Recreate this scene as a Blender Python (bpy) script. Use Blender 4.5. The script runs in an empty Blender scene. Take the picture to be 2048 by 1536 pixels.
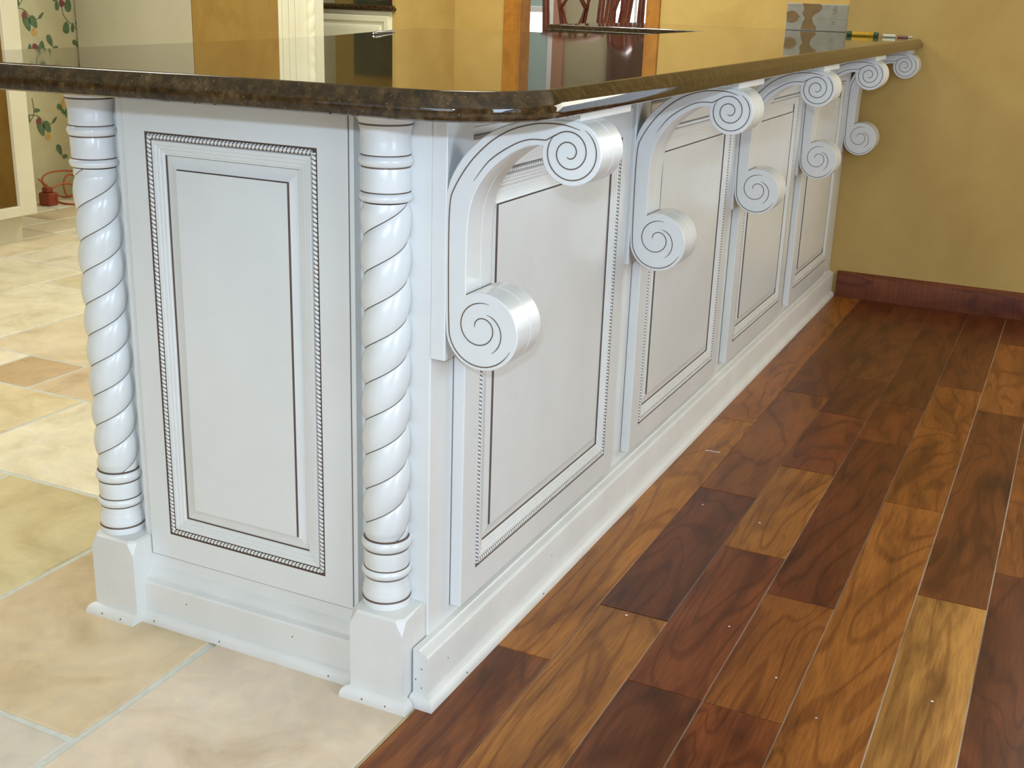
import bpy, math, random
from mathutils import Vector, Matrix, Euler
random.seed(7)
S = bpy.context.scene
COL = S.collection

# ------------------------------------------------------------------ camera
cd = bpy.data.cameras.new('camera'); cam = bpy.data.objects.new('camera', cd); COL.objects.link(cam)
cam.location = (0.76593, -1.35036, 1.01334)
cam.rotation_mode = 'XYZ'
cam.rotation_euler = (math.radians(71.62102), math.radians(-1.82684), math.radians(25.73601))
cd.sensor_fit = 'HORIZONTAL'; cd.sensor_width = 36.0
cd.lens = 2348.555 * 36.0 / 2048.0
cd.clip_start = 0.02; cd.clip_end = 60
S.camera = cam

# ------------------------------------------------------------------ world, lights, exposure
W = bpy.data.worlds.new('world'); S.world = W; W.use_nodes = True
bg = W.node_tree.nodes['Background']
bg.inputs[0].default_value = (0.88, 0.95, 1.0, 1); bg.inputs[1].default_value = 0.80

def area(name, loc, target, sx, sy, power, color):
    l = bpy.data.lights.new(name, 'AREA'); l.shape = 'RECTANGLE'; l.size = sx; l.size_y = sy
    l.energy = power; l.color = color
    o = bpy.data.objects.new(name, l); COL.objects.link(o); o.location = loc
    o.rotation_euler = (Vector(target) - Vector(loc)).to_track_quat('-Z', 'Y').to_euler()
    return o
# camera flash just above the lens
fl = bpy.data.lights.new('camera_flash', 'POINT'); fl.energy = 54; fl.color = (0.58, 0.76, 1.0); fl.shadow_soft_size = 0.012
fo = bpy.data.objects.new('camera_flash', fl); COL.objects.link(fo); fo.location = (0.745, -1.36, 1.10)
# daylight through the windows behind the camera
area('window_daylight_behind', (0.9, -4.0, 1.35), (0.1, 0, 0.5), 2.2, 1.4, 38, (0.78, 0.86, 1.0))
# daylight through the glazed doors of the room to the right, past the frame
area('window_daylight_right', (3.70, -0.9, 1.3), (0.2, 0.4, 0.5), 1.8, 1.6, 124, (0.62, 0.79, 1.0))
area('glazed_door_daylight', (1.85, 2.925, 1.12), (1.5, 0.2, 0.8), 1.4, 1.8, 48, (1.0, 0.94, 0.74))
# overhead kitchen light
area('kitchen_ceiling_light', (-0.42, 1.1, 2.42), (-0.42, 1.1, 0), 0.35, 0.5, 7, (1.0, 0.95, 0.85))
area('kitchen_floor_fill', (-2.1, 0.6, 2.42), (-2.4, 1.4, 0), 1.2, 1.6, 56, (1.0, 1.0, 0.90))  # fill added under the ceiling to brighten the left tiles, not a window
area('kitchen_far_fill', (-1.5, 3.7, 2.42), (-2.0, 4.6, 0.6), 1.2, 0.8, 78, (0.93, 1.0, 0.95))  # added fill that lifts the far wall; no fixture stands here
area('dining_daylight', (-2.6, 8.6, 2.3), (-3.0, 7.5, 0), 1.6, 1.0, 70, (0.95, 0.97, 1.0))

vs = S.view_settings
vs.view_transform = 'Standard'; vs.look = 'None'; vs.exposure = 0.0; vs.gamma = 1.0
vs.use_curve_mapping = False

# ------------------------------------------------------------------ materials
def lin(c):
    return tuple(((v/255.0)/12.92 if v/255.0 <= 0.04045 else ((v/255.0+0.055)/1.055)**2.4) for v in c)

def mat(name, rgb, rough=0.5, metal=0.0, coat=0.0, ior=1.5, emis=None, estr=0.0):
    m = bpy.data.materials.new(name); m.use_nodes = True
    b = m.node_tree.nodes['Principled BSDF']
    b.inputs['Base Color'].default_value = (*lin(rgb), 1)
    b.inputs['Roughness'].default_value = rough
    b.inputs['Metallic'].default_value = metal
    b.inputs['IOR'].default_value = ior
    b.inputs['Coat Weight'].default_value = coat
    b.inputs['Coat Roughness'].default_value = 0.12
    if emis:
        b.inputs['Emission Color'].default_value = (*lin(emis), 1)
        b.inputs['Emission Strength'].default_value = estr
    return m

def nodes(m):
    nt = m.node_tree
    return nt, nt.nodes['Principled BSDF'], nt.nodes, nt.links

def ramp(N, stops):
    r = N.new('ShaderNodeValToRGB')
    e = r.color_ramp.elements
    while len(e) > 1: e.remove(e[-1])
    e[0].position = stops[0][0]; e[0].color = (*stops[0][1], 1)
    for p, c in stops[1:]:
        x = e.new(p); x.color = (*c, 1)
    return r

def mottled(name, c1, c2, scale, rough, bump=0.0, bscale=60, detail=6, lo=0.35, hi=0.65, coat=0.0, dist=0.0):
    m = mat(name, c1, rough, coat=coat); nt, b, N, L = nodes(m)
    tc = N.new('ShaderNodeTexCoord'); n = N.new('ShaderNodeTexNoise')
    n.inputs['Scale'].default_value = scale; n.inputs['Detail'].default_value = detail
    n.inputs['Roughness'].default_value = 0.6; n.inputs['Distortion'].default_value = dist
    L.new(tc.outputs['Object'], n.inputs['Vector'])
    r = ramp(N, [(lo, lin(c1)), (hi, lin(c2))]); L.new(n.outputs['Fac'], r.inputs['Fac'])
    L.new(r.outputs['Color'], b.inputs['Base Color'])
    if bump:
        n2 = N.new('ShaderNodeTexNoise'); n2.inputs['Scale'].default_value = bscale; n2.inputs['Detail'].default_value = 3
        L.new(tc.outputs['Object'], n2.inputs['Vector'])
        bp = N.new('ShaderNodeBump'); bp.inputs['Strength'].default_value = bump; bp.inputs['Distance'].default_value = 0.004
        L.new(n2.outputs['Fac'], bp.inputs['Height']); L.new(bp.outputs['Normal'], b.inputs['Normal'])
    return m

M_white = mottled('glazed_white_paint', (216, 216, 211), (222, 222, 218), 5, 0.26, coat=0.15)
M_raw = mottled('primed_white_trim', (222, 220, 214), (214, 212, 205), 9, 0.45)
M_glaze = mat('brown_glaze', (98, 80, 66), 0.5)
M_cream = mottled('cream_cabinet_paint', (222, 215, 188), (216, 208, 178), 4, 0.4)
M_yellow = mottled('yellow_faux_wall', (192, 160, 92), (176, 143, 74), 3.2, 0.75, bump=0.08, bscale=40, lo=0.3, hi=0.7, dist=0.6)
M_paper = mottled('cream_wallpaper', (206, 197, 158), (199, 189, 148), 14, 0.7)
M_ceil = mottled('ceiling_paint', (226, 220, 200), (218, 212, 190), 2, 0.8)
M_ply = mottled('maple_plywood', (150, 116, 54), (138, 104, 44), 5, 0.45, dist=1.5)
M_casing = mottled('oak_casing', (176, 118, 42), (150, 94, 30), 12, 0.4, dist=1.0)
M_chair = mottled('cherry_chair_wood', (132, 66, 34), (104, 46, 22), 10, 0.3)
M_cord = mat('orange_brown_cord', (178, 96, 44), 0.5)
M_redbox = mat('dark_red_plastic', (140, 58, 30), 0.45)
M_leaf = mottled('printed_leaf_green', (82, 108, 74), (104, 128, 90), 60, 0.7)
M_stem = mat('printed_stem', (104, 112, 74), 0.7)
M_plum = mottled('printed_plum', (122, 54, 66), (140, 84, 70), 60, 0.7)
M_lemon = mottled('printed_yellow_fruit', (204, 158, 74), (214, 174, 96), 60, 0.7)
M_card = mottled('torn_cardboard', (168, 140, 96), (152, 124, 84), 30, 0.8)
M_wpaper = mottled('white_carton_paper', (196, 194, 178), (182, 180, 164), 25, 0.6)
M_grey = mat('grey_print', (138, 140, 132), 0.7)
M_metal = mat('dark_steel', (70, 66, 56), 0.25, metal=1.0)
M_shiny = mat('steel_highlight', (220, 220, 220), 0.15, metal=1.0)  # pale tone for the highlight on the tool's end
M_mgreen = mat('dark_green_plastic', (52, 84, 56), 0.4)
M_myel = mat('yellow_barrel', (206, 160, 36), 0.4)
M_mwhite = mat('white_barrel', (222, 216, 186), 0.4)
M_mred = mat('dull_red_barrel', (150, 108, 92), 0.5)
M_speck = mat('white_dust', (230, 226, 216), 0.8)
M_glassl = mat('bright_outdoor_pane', (255, 255, 255), 0.2, emis=(244, 250, 255), estr=3.2)
M_glassd = mat('shaded_garden_pane', (120, 132, 120), 0.1, emis=(128, 142, 134), estr=0.55)
M_day = mat('daylit_pane', (200, 215, 230), 0.15, emis=(222, 236, 255), estr=0.9)
M_sash = mat('white_sash', (225, 222, 215), 0.4)
M_brick = mat('pinkish_side_trim', (176, 132, 104), 0.7)
M_beige = mottled('beige_dining_wall', (172, 162, 128), (164, 152, 118), 2, 0.8)
M_curtain = mottled('brown_curtain_cloth', (104, 74, 50), (84, 58, 40), 8, 0.8)

# granite
M_granite = mat('brown_granite', (34, 26, 18), 0.035, ior=1.52)
nt, b, N, L = nodes(M_granite)
tc = N.new('ShaderNodeTexCoord')
n1 = N.new('ShaderNodeTexNoise'); n1.inputs['Scale'].default_value = 70; n1.inputs['Detail'].default_value = 8; n1.inputs['Roughness'].default_value = 0.7
L.new(tc.outputs['Object'], n1.inputs['Vector'])
r1 = ramp(N, [(0.30, lin((20, 15, 10))), (0.46, lin((46, 33, 19))), (0.58, lin((66, 48, 27))), (0.74, lin((98, 78, 50)))])
L.new(n1.outputs['Fac'], r1.inputs['Fac'])
v1 = N.new('ShaderNodeTexVoronoi'); v1.inputs['Scale'].default_value = 130
L.new(tc.outputs['Object'], v1.inputs['Vector'])
r2 = ramp(N, [(0.0, (1, 1, 1)), (0.09, (1, 1, 1)), (0.13, (0, 0, 0))]); L.new(v1.outputs['Distance'], r2.inputs['Fac'])
mx = N.new('ShaderNodeMixRGB'); mx.inputs['Color2'].default_value = (*lin((150, 134, 104)), 1)
ml = N.new('ShaderNodeMath'); ml.operation = 'MULTIPLY'; ml.inputs[1].default_value = 0.35
L.new(r2.outputs['Color'], ml.inputs[0]); L.new(ml.outputs[0], mx.inputs['Fac'])
L.new(r1.outputs['Color'], mx.inputs['Color1']); L.new(mx.outputs['Color'], b.inputs['Base Color'])

def wood_plank_mat(name, rough, coat, sx=9.0, sy=1.7):
    m = mat(name, (120, 70, 30), rough, coat=coat); nt, b, N, L = nodes(m)
    tc = N.new('ShaderNodeTexCoord'); oi = N.new('ShaderNodeObjectInfo')
    mp = N.new('ShaderNodeMapping'); mp.inputs['Scale'].default_value = (sx, sy, 4)
    L.new(tc.outputs['Object'], mp.inputs['Vector'])
    ml = N.new('ShaderNodeMath'); ml.operation = 'MULTIPLY'; ml.inputs[1].default_value = 57.0
    L.new(oi.outputs['Random'], ml.inputs[0])
    cb = N.new('ShaderNodeCombineXYZ'); L.new(ml.outputs[0], cb.inputs['X']); L.new(ml.outputs[0], cb.inputs['Z'])
    ad = N.new('ShaderNodeVectorMath'); ad.operation = 'ADD'
    L.new(mp.outputs['Vector'], ad.inputs[0]); L.new(cb.outputs['Vector'], ad.inputs[1])
    # flowing figure
    n = N.new('ShaderNodeTexNoise'); n.inputs['Scale'].default_value = 1.3; n.inputs['Detail'].default_value = 5
    n.inputs['Distortion'].default_value = 1.1; n.inputs['Roughness'].default_value = 0.55
    L.new(ad.outputs['Vector'], n.inputs['Vector'])
    rA = ramp(N, [(0.28, (0.38, 0.31, 0.27)), (0.41, (0.74, 0.69, 0.65)), (0.56, (1.04, 1.03, 1.02)), (0.75, (1.25, 1.28, 1.28))])
    L.new(n.outputs['Fac'], rA.inputs['Fac'])
    # growth rings: thin dark lines following the figure
    n2 = N.new('ShaderNodeTexNoise'); n2.inputs['Scale'].default_value = 0.75; n2.inputs['Detail'].default_value = 2
    n2.inputs['Distortion'].default_value = 0.6
    L.new(ad.outputs['Vector'], n2.inputs['Vector'])
    mm = N.new('ShaderNodeMath'); mm.operation = 'MULTIPLY'; mm.inputs[1].default_value = 70.0
    L.new(n2.outputs['Fac'], mm.inputs[0])
    sn = N.new('ShaderNodeMath'); sn.operation = 'SINE'; L.new(mm.outputs[0], sn.inputs[0])
    rB = ramp(N, [(0.0, (1, 1, 1)), (0.55, (1, 1, 1)), (0.97, (0.70, 0.64, 0.59))]); L.new(sn.outputs[0], rB.inputs['Fac'])
    # fine pores
    mp3 = N.new('ShaderNodeMapping'); mp3.inputs['Scale'].default_value = (240, 14, 10); L.new(tc.outputs['Object'], mp3.inputs['Vector'])
    n3 = N.new('ShaderNodeTexNoise'); n3.inputs['Scale'].default_value = 1.0; n3.inputs['Detail'].default_value = 2
    L.new(mp3.outputs['Vector'], n3.inputs['Vector'])
    rC = ramp(N, [(0.35, (0.80, 0.78, 0.76)), (0.6, (1.05, 1.05, 1.05))]); L.new(n3.outputs['Fac'], rC.inputs['Fac'])
    cur = oi.outputs['Color']
    for r in (rA, rB, rC):
        x = N.new('ShaderNodeMixRGB'); x.blend_type = 'MULTIPLY'; x.inputs['Fac'].default_value = 1.0
        L.new(cur, x.inputs['Color1']); L.new(r.outputs['Color'], x.inputs['Color2']); cur = x.outputs['Color']
    L.new(cur, b.inputs['Base Color'])
    return m
M_plank = wood_plank_mat('walnut_plank', 0.34, 0.0)
M_plank.node_tree.nodes['Principled BSDF'].inputs['Specular IOR Level'].default_value = 0.36
M_basewood = wood_plank_mat('stained_baseboard_wood', 0.5, 0.0, 1.2, 40)
M_basewood.node_tree.nodes['Principled BSDF'].inputs['Specular IOR Level'].default_value = 0.25

def tile_mat():
    m = mat('travertine_tile', (214, 198, 160), 0.5); nt, b, N, L = nodes(m)
    tc = N.new('ShaderNodeTexCoord'); oi = N.new('ShaderNodeObjectInfo')
    ml = N.new('ShaderNodeMath'); ml.operation = 'MULTIPLY'; ml.inputs[1].default_value = 31.0
    L.new(oi.outputs['Random'], ml.inputs[0])
    cb = N.new('ShaderNodeCombineXYZ'); L.new(ml.outputs[0], cb.inputs['X']); L.new(ml.outputs[0], cb.inputs['Y'])
    ad = N.new('ShaderNodeVectorMath'); ad.operation = 'ADD'
    L.new(tc.outputs['Object'], ad.inputs[0]); L.new(cb.outputs['Vector'], ad.inputs[1])
    n = N.new('ShaderNodeTexNoise'); n.inputs['Scale'].default_value = 5.5; n.inputs['Detail'].default_value = 9
    n.inputs['Roughness'].default_value = 0.62; n.inputs['Distortion'].default_value = 0.7
    L.new(ad.outputs['Vector'], n.inputs['Vector'])
    rA = ramp(N, [(0.30, (0.76, 0.70, 0.60)), (0.46, (0.94, 0.92, 0.89)), (0.60, (1.02, 1.02, 1.02)), (0.74, (1.10, 1.12, 1.13))])
    L.new(n.outputs['Fac'], rA.inputs['Fac'])
    n2 = N.new('ShaderNodeTexNoise'); n2.inputs['Scale'].default_value = 14; n2.inputs['Detail'].default_value = 8; n2.inputs['Distortion'].default_value = 1.6
    L.new(ad.outputs['Vector'], n2.inputs['Vector'])
    rB = ramp(N, [(0.0, (1.02, 1.0, 0.98)), (0.40, (1.02, 1.0, 0.98)), (0.60, (0.95, 0.94, 0.95)), (1.0, (0.95, 0.94, 0.95))]); L.new(n2.outputs['Fac'], rB.inputs['Fac'])
    cur = oi.outputs['Color']
    for r in (rA, rB):
        x = N.new('ShaderNodeMixRGB'); x.blend_type = 'MULTIPLY'; x.inputs['Fac'].default_value = 1.0
        L.new(cur, x.inputs['Color1']); L.new(r.outputs['Color'], x.inputs['Color2']); cur = x.outputs['Color']
    L.new(cur, b.inputs['Base Color'])
    bp = N.new('ShaderNodeBump'); bp.inputs['Strength'].default_value = 0.12; bp.inputs['Distance'].default_value = 0.003
    L.new(n.outputs['Fac'], bp.inputs['Height']); L.new(bp.outputs['Normal'], b.inputs['Normal'])
    return m
M_tile = tile_mat()
M_grout = mottled('pale_grout', (208, 208, 198), (196, 196, 184), 50, 0.85, bump=0.3, bscale=300)
M_dust = mottled('dusty_plank_joint', (226, 212, 186), (168, 130, 88), 3, 0.6)

# ------------------------------------------------------------------ mesh helpers
class MB:
    def __init__(s): s.v = []; s.f = []; s.m = []
    def add(s, vs, fs, mi=0):
        o = len(s.v); s.v += [tuple(v) for v in vs]
        for f in fs: s.f.append(tuple(i+o for i in f)); s.m.append(mi)
    def box(s, x0, x1, y0, y1, z0, z1, mi=0, bev=0.0):
        if x0 > x1: x0, x1 = x1, x0
        if y0 > y1: y0, y1 = y1, y0
        if z0 > z1: z0, z1 = z1, z0
        b = bev
        if b <= 0:
            v = [(x, y, z) for z in (z0, z1) for y in (y0, y1) for x in (x0, x1)]
            s.add(v, [(0,2,3,1),(4,5,7,6),(0,1,5,4),(2,6,7,3),(0,4,6,2),(1,3,7,5)], mi); return
        # all twelve edges chamfered
        v = []
        idx = {}
        for sz in (0, 1):
            for sy in (0, 1):
                for sx in (0, 1):
                    X = (x0, x1)[sx]; Y = (y0, y1)[sy]; Z = (z0, z1)[sz]
                    dx = b if sx == 0 else -b; dy = b if sy == 0 else -b; dz = b if sz == 0 else -b
                    for a, p in (('x', (X, Y+dy, Z+dz)), ('y', (X+dx, Y, Z+dz)), ('z', (X+dx, Y+dy, Z))):
                        idx[(sx, sy, sz, a)] = len(v); v.append(p)
        f = []
        g = lambda sx, sy, sz, a: idx[(sx, sy, sz, a)]
        for t in (0, 1):
            q = [g(t,0,0,'x'), g(t,1,0,'x'), g(t,1,1,'x'), g(t,0,1,'x')]; f.append(q if t else q[::-1])
            q = [g(0,t,0,'y'), g(0,t,1,'y'), g(1,t,1,'y'), g(1,t,0,'y')]; f.append(q if t else q[::-1])
            q = [g(0,0,t,'z'), g(1,0,t,'z'), g(1,1,t,'z'), g(0,1,t,'z')]; f.append(q if t else q[::-1])
        for a in (0, 1):
            for c in (0, 1):
                f.append([g(0,a,c,'y'), g(1,a,c,'y'), g(1,a,c,'z'), g(0,a,c,'z')])
                f.append([g(a,0,c,'x'), g(a,1,c,'x'), g(a,1,c,'z'), g(a,0,c,'z')])
                f.append([g(a,c,0,'x'), g(a,c,1,'x'), g(a,c,1,'y'), g(a,c,0,'y')])
        for sx in (0, 1):
            for sy in (0, 1):
                for sz in (0, 1): f.append([g(sx,sy,sz,'x'), g(sx,sy,sz,'y'), g(sx,sy,sz,'z')])
        s.add(v, f, mi)
    def prism(s, prof, axis, a0, a1, mi=0, cap=True, mats=None):
        """prof: closed list of 2D points; extruded along axis ('x': prof=(y,z), 'y': prof=(x,z), 'z': prof=(x,y))"""
        def P(p, a):
            return {'x': (a, p[0], p[1]), 'y': (p[0], a, p[1]), 'z': (p[0], p[1], a)}[axis]
        n = len(prof)
        v = [P(p, a0) for p in prof] + [P(p, a1) for p in prof]
        o = len(s.v); s.v += v
        for i in range(n):
            j = (i+1) % n
            s.f.append((o+i, o+j, o+n+j, o+n+i)); s.m.append(mats[i] if mats else mi)
        if cap:
            s.f.append(tuple(o+i for i in range(n))[::-1]); s.m.append(mi)
            s.f.append(tuple(o+n+i for i in range(n))); s.m.append(mi)
    def tube(s, pts, r, n=8, mi=0, cap=True):
        pts = [Vector(p) for p in pts]; rings = []
        up = Vector((0.13, 0.27, 0.95)).normalized()
        for i, p in enumerate(pts):
            t = (pts[min(i+1, len(pts)-1)] - pts[max(i-1, 0)]).normalized()
            a = t.cross(up)
            if a.length < 0.1: a = t.cross(Vector((1, 0, 0)))
            a.normalize(); c = a.cross(t)
            rr = r[i] if isinstance(r, (list, tuple)) else r
            rings.append([p + a*math.cos(2*math.pi*k/n)*rr + c*math.sin(2*math.pi*k/n)*rr for k in range(n)])
        v = [q for rg in rings for q in rg]; f = []
        for i in range(len(pts)-1):
            for k in range(n):
                f.append((i*n+k, i*n+(k+1) % n, (i+1)*n+(k+1) % n, (i+1)*n+k))
        if cap: f.append(tuple(range(n))[::-1]); f.append(tuple((len(pts)-1)*n+k for k in range(n)))
        s.add(v, f, mi)
    def build(s, name, mats, parent=None, smooth=None, loc=None, fix=True):
        me = bpy.data.meshes.new(name)
        vs = s.v
        if loc: vs = [(x-loc[0], y-loc[1], z-loc[2]) for x, y, z in vs]
        me.from_pydata(vs, [], s.f)
        for m in (mats if isinstance(mats, (list, tuple)) else [mats]): me.materials.append(m)
        me.polygons.foreach_set('material_index', s.m)
        me.update()
        if fix:
            import bmesh
            bm = bmesh.new(); bm.from_mesh(me); bmesh.ops.recalc_face_normals(bm, faces=bm.faces); bm.to_mesh(me); bm.free()
        if smooth:
            me.polygons.foreach_set('use_smooth', [True]*len(me.polygons))
            me.set_sharp_from_angle(angle=math.radians(smooth))
        o = bpy.data.objects.new(name, me); COL.objects.link(o)
        if loc: o.location = loc
        if parent:
            o.parent = parent
            if parent.location.length: o.matrix_parent_inverse = Matrix.Translation(-abs_loc(parent))
        return o
def abs_loc(o):
    l = Vector(o.location)
    while o.parent:
        l = l + o.matrix_parent_inverse.to_translation() + Vector(o.parent.location) if False else l
        break
    return l

def empty(name, label, cat, loc=(0, 0, 0), group=None):
    o = bpy.data.objects.new(name, None); COL.objects.link(o); o.location = loc
    o.empty_display_size = 0.1
    o['label'] = label; o['category'] = cat
    if group: o['group'] = group
    return o
def tag(o, label, cat, group=None):
    o['label'] = label; o['category'] = cat
    if group: o['group'] = group
    return o
def struct(o): o['kind'] = 'structure'; return o

# ================================================================== THE SETTING
# ---- wood floor with walnut planks
g = MB(); g.box(0.012, 3.9, -4.2, 2.97, -0.03, -0.0022)
wf = struct(g.build('floor', M_dust))
PX = [0.012, 0.1355, 0.262, 0.386, 0.509, 0.632, 0.752, 0.876, 1.0, 1.124, 1.248, 1.372, 1.496, 1.62]
rows = [[0.178, 1.448], [-0.38, 0.387, 0.982, 1.754], [0.184, 0.725, 1.198, 1.63, 1.975], [0.183, 0.573, 1.475, 1.795],
        [-0.25, 1.108, 2.03], [0.703, 1.86, 2.6], [0.01, 0.867, 1.55], [-0.3, 0.4, 1.2, 2.1]]
HON = (166, 108, 44); TAN = (150, 92, 36); MID = (132, 76, 30); RED = (120, 64, 27); DRK = (106, 56, 25); DEEP = (88, 46, 22)
cols = [
 [MID, HON, TAN],
 [RED, TAN, DRK, MID, DRK],
 [DRK, RED, TAN, RED, DRK, DRK],
 [RED, MID, DRK, RED, DRK],
 [TAN, TAN, MID, DRK],
 [(182, 130, 66), DRK, MID, DRK],
 [DRK, DRK, MID, DRK],
]
def srgb_jit(c, j=5):
    d = random.uniform(-j, j); return tuple(max(15, min(250, v + d + random.uniform(-1.5, 1.5))) for v in c)
for i in range(len(PX)-1):
    x0, x1 = PX[i], PX[i+1]
    if i < len(rows): ends = list(rows[i])
    else:
        ends = []; y = -0.9 + random.random()
        while y < 2.8: ends.append(y); y += random.uniform(0.45, 0.95)
    ys = [-1.5] + [e for e in ends if -1.3 < e < 2.9] + [2.956]
    if ys[1] - ys[0] > 1.3: ys.insert(1, ys[0] + 0.62)
    extra = 1 if len(ys) - 1 > len(ends) + 1 else 0
    for k in range(len(ys)-1):
        a, c = ys[k], ys[k+1]
        gx = 0.0018 if i in (4, 5) else 0.0009
        cx, cy = (x0+x1)/2, (a+c)/2
        m = MB(); m.box(x0+0.0004, x1-gx, a+0.0011, c-0.0011, -0.016, 0.0, bev=0.0006)
        o = m.build('plank', M_plank, wf, loc=(cx, cy, -0.0))
        kk = k - extra
        cl = cols[i][min(max(kk, 0), len(cols[i])-1)] if i < len(cols) else random.choice([HON, MID, DRK, RED, DRK, MID])
        o.color = (*lin(srgb_jit(cl)), 1)

# ---- tile floor (travertine, set in a mixed-size pattern)
g = MB(); g.box(-4.0, 0.012, -4.2, 10.1, -0.03, -0.003)
g.box(0.012, 4.2, 2.97, 10.1, -0.03, -0.003)
tf = struct(g.build('floor', M_grout))
UX, UY, OX, OY = 0.2065, 0.2125, -0.369, -0.335
occ = set()
CR = (226, 212, 178); LT = (233, 224, 196); BG = (214, 194, 158); BR = (196, 172, 132); PK = (218, 200, 176)
def tile(i0, j0, w, h, c):
    """cell indices: i counts to the left from x=OX, j away from y=OY"""
    for a in range(w):
        for b_ in range(h): occ.add((i0+a, j0+b_))
    x1 = OX - i0*UX; x0 = x1 - w*UX; y0 = OY + j0*UY; y1 = y0 + h*UY
    if i0 < 0: x1 = 0.010; x0 = OX
    gap = 0.0060
    x0 += gap; x1 -= gap*(0.1 if i0 < 0 else 1); y0 += gap; y1 -= gap
    # slightly tumbled outline
    n = 7; pts = []
    for (ax, ay, bx, by) in ((x0, y0, x1, y0), (x1, y0, x1, y1), (x1, y1, x0, y1), (x0, y1, x0, y0)):
        for k in range(n):
            t = k/n; j = 0.0011
            pts.append((ax+(bx-ax)*t+random.uniform(-j, j), ay+(by-ay)*t+random.uniform(-j, j)))
    cx, cy = (x0+x1)/2, (y0+y1)/2
    N_ = len(pts)
    ins = [(cx+(p[0]-cx)*(1-0.0030/(x1-x0)*2), cy+(p[1]-cy)*(1-0.0030/(y1-y0)*2)) for p in pts]
    v = [(p[0], p[1], -0.014) for p in pts] + [(p[0], p[1], -0.0022) for p in pts] + [(p[0], p[1], 0.0) for p in ins]
    f = []
    for k in range(N_):
        q = (k+1) % N_
        f.append((k, q, N_+q, N_+k)); f.append((N_+k, N_+q, 2*N_+q, 2*N_+k))
    f.append(tuple(2*N_+k for k in range(N_)))
    m = MB(); m.add(v, f)
    o = m.build('tile', M_tile, tf, loc=(cx, cy, 0), fix=False)
    o.color = (*lin(srgb_jit(c, 4)), 1)
tile(0, 0, 2, 3, BG)
tile(-2, -1, 2, 3, PK); tile(-2, -4, 2, 3, PK)
tile(0, -2, 3, 2, (206, 196, 178)); tile(3, -2, 2, 2, BG); tile(5, -2, 2, 2, CR); tile(0, -4, 2, 2, BG); tile(2, -4, 3, 2, CR)
tile(2, 0, 2, 3, (212, 198, 156)); tile(2, 3, 3, 2, LT); tile(4, 1, 2, 2, CR); tile(4, 0, 2, 1, BR)
tile(5, 3, 2, 2, (224, 208, 170)); tile(6, 5, 1, 1, BR); tile(3, 5, 3, 2, BG); tile(7, 4, 1, 2, LT)
tile(6, 6, 2, 2, CR)
for j in range(-4, 26):
    for i in range(0, 18):
        if (i, j) in occ: continue
        x = OX - (i+0.5)*UX; y = OY + (j+0.5)*UY
        if x < -4.0: continue
        if -0.25 > x > -0.9 and 1.2 < y < 2.2 and False: continue
        for (w, h) in random.sample([(3, 2), (2, 2), (2, 3), (2, 1), (1, 2)], 5) + [(1, 1)]:
            if all((i+a, j+b_) not in occ and i+a < 18 for a in range(w) for b_ in range(h)):
                if len(tf.children) < 296:
                    tile(i, j, w, h, random.choice([CR, LT, CR, LT, (224, 208, 172)] + ([BG] if j > 12 else [LT])))
                break
# metal edge strip between tile and wood
g = MB(); g.box(0.0095, 0.0125, -1.6, -0.03, -0.004, 0.0008, bev=0.0005)
struct(g.build('trim_1', mat('brass_edge_strip', (176, 166, 130), 0.35, metal=0.6)))

# ---- walls
WY = 2.97
g = MB(); g.box(-0.03, 4.2, WY, WY+0.12, 0, 2.5)
struct(g.build('wall_end', M_yellow))
g = MB(); g.prism([(WY, 0), (WY-0.016, 0), (WY-0.016, 0.070), (WY-0.013, 0.080), (WY-0.009, 0.088), (WY-0.006, 0.093), (WY, 0.093)], 'x', 0.041, 4.2)
bb = struct(g.build('baseboard_right', M_basewood, smooth=20)); bb.color = (*lin((116, 60, 30)), 1)
BY = 5.3
g = MB()
DX0, DX1 = -2.387, -1.575
g.box(-4.0, DX0, BY, BY+0.12, 0, 2.5); g.box(DX1, 4.2, BY, BY+0.12, 0, 2.5); g.box(DX0, DX1, BY, BY+0.12, 2.08, 2.5)
struct(g.build('wall_back', M_yellow))
g = MB()
for a, c in ((DX0-0.095, DX0), (DX1, DX1+0.072)):
    g.box(a, c, BY-0.018, BY, 0, 2.16, bev=0.003)
g.box(DX0-0.095, DX1+0.072, BY-0.018, BY, 2.08, 2.17, bev=0.003)
g.box(DX0, DX0+0.012, BY-0.01, BY+0.13, 0, 2.08); g.box(DX1-0.012, DX1, BY-0.01, BY+0.13, 0, 2.08)
struct(g.build('door_1', M_casing))
g = MB(); g.box(-3.82, -3.70, -4.2, BY, 0, 2.5)
wl = struct(g.build('wall_left', M_paper))
g = MB(); g.box(-4.0, 4.2, -4.3, 10.2, 2.5, 2.6)
struct(g.build('ceiling', M_ceil))
g = MB(); g.box(-4.0, -2.25, -4.3, -4.2, 0, 2.5); g.box(0.45, 4.2, -4.3, -4.2, 0, 2.5); g.box(-2.25, 0.45, -4.3, -4.2, 0, 0.5); g.box(-2.25, 0.45, -4.3, -4.2, 2.2, 2.5)
struct(g.build('wall_front', M_yellow))
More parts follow.
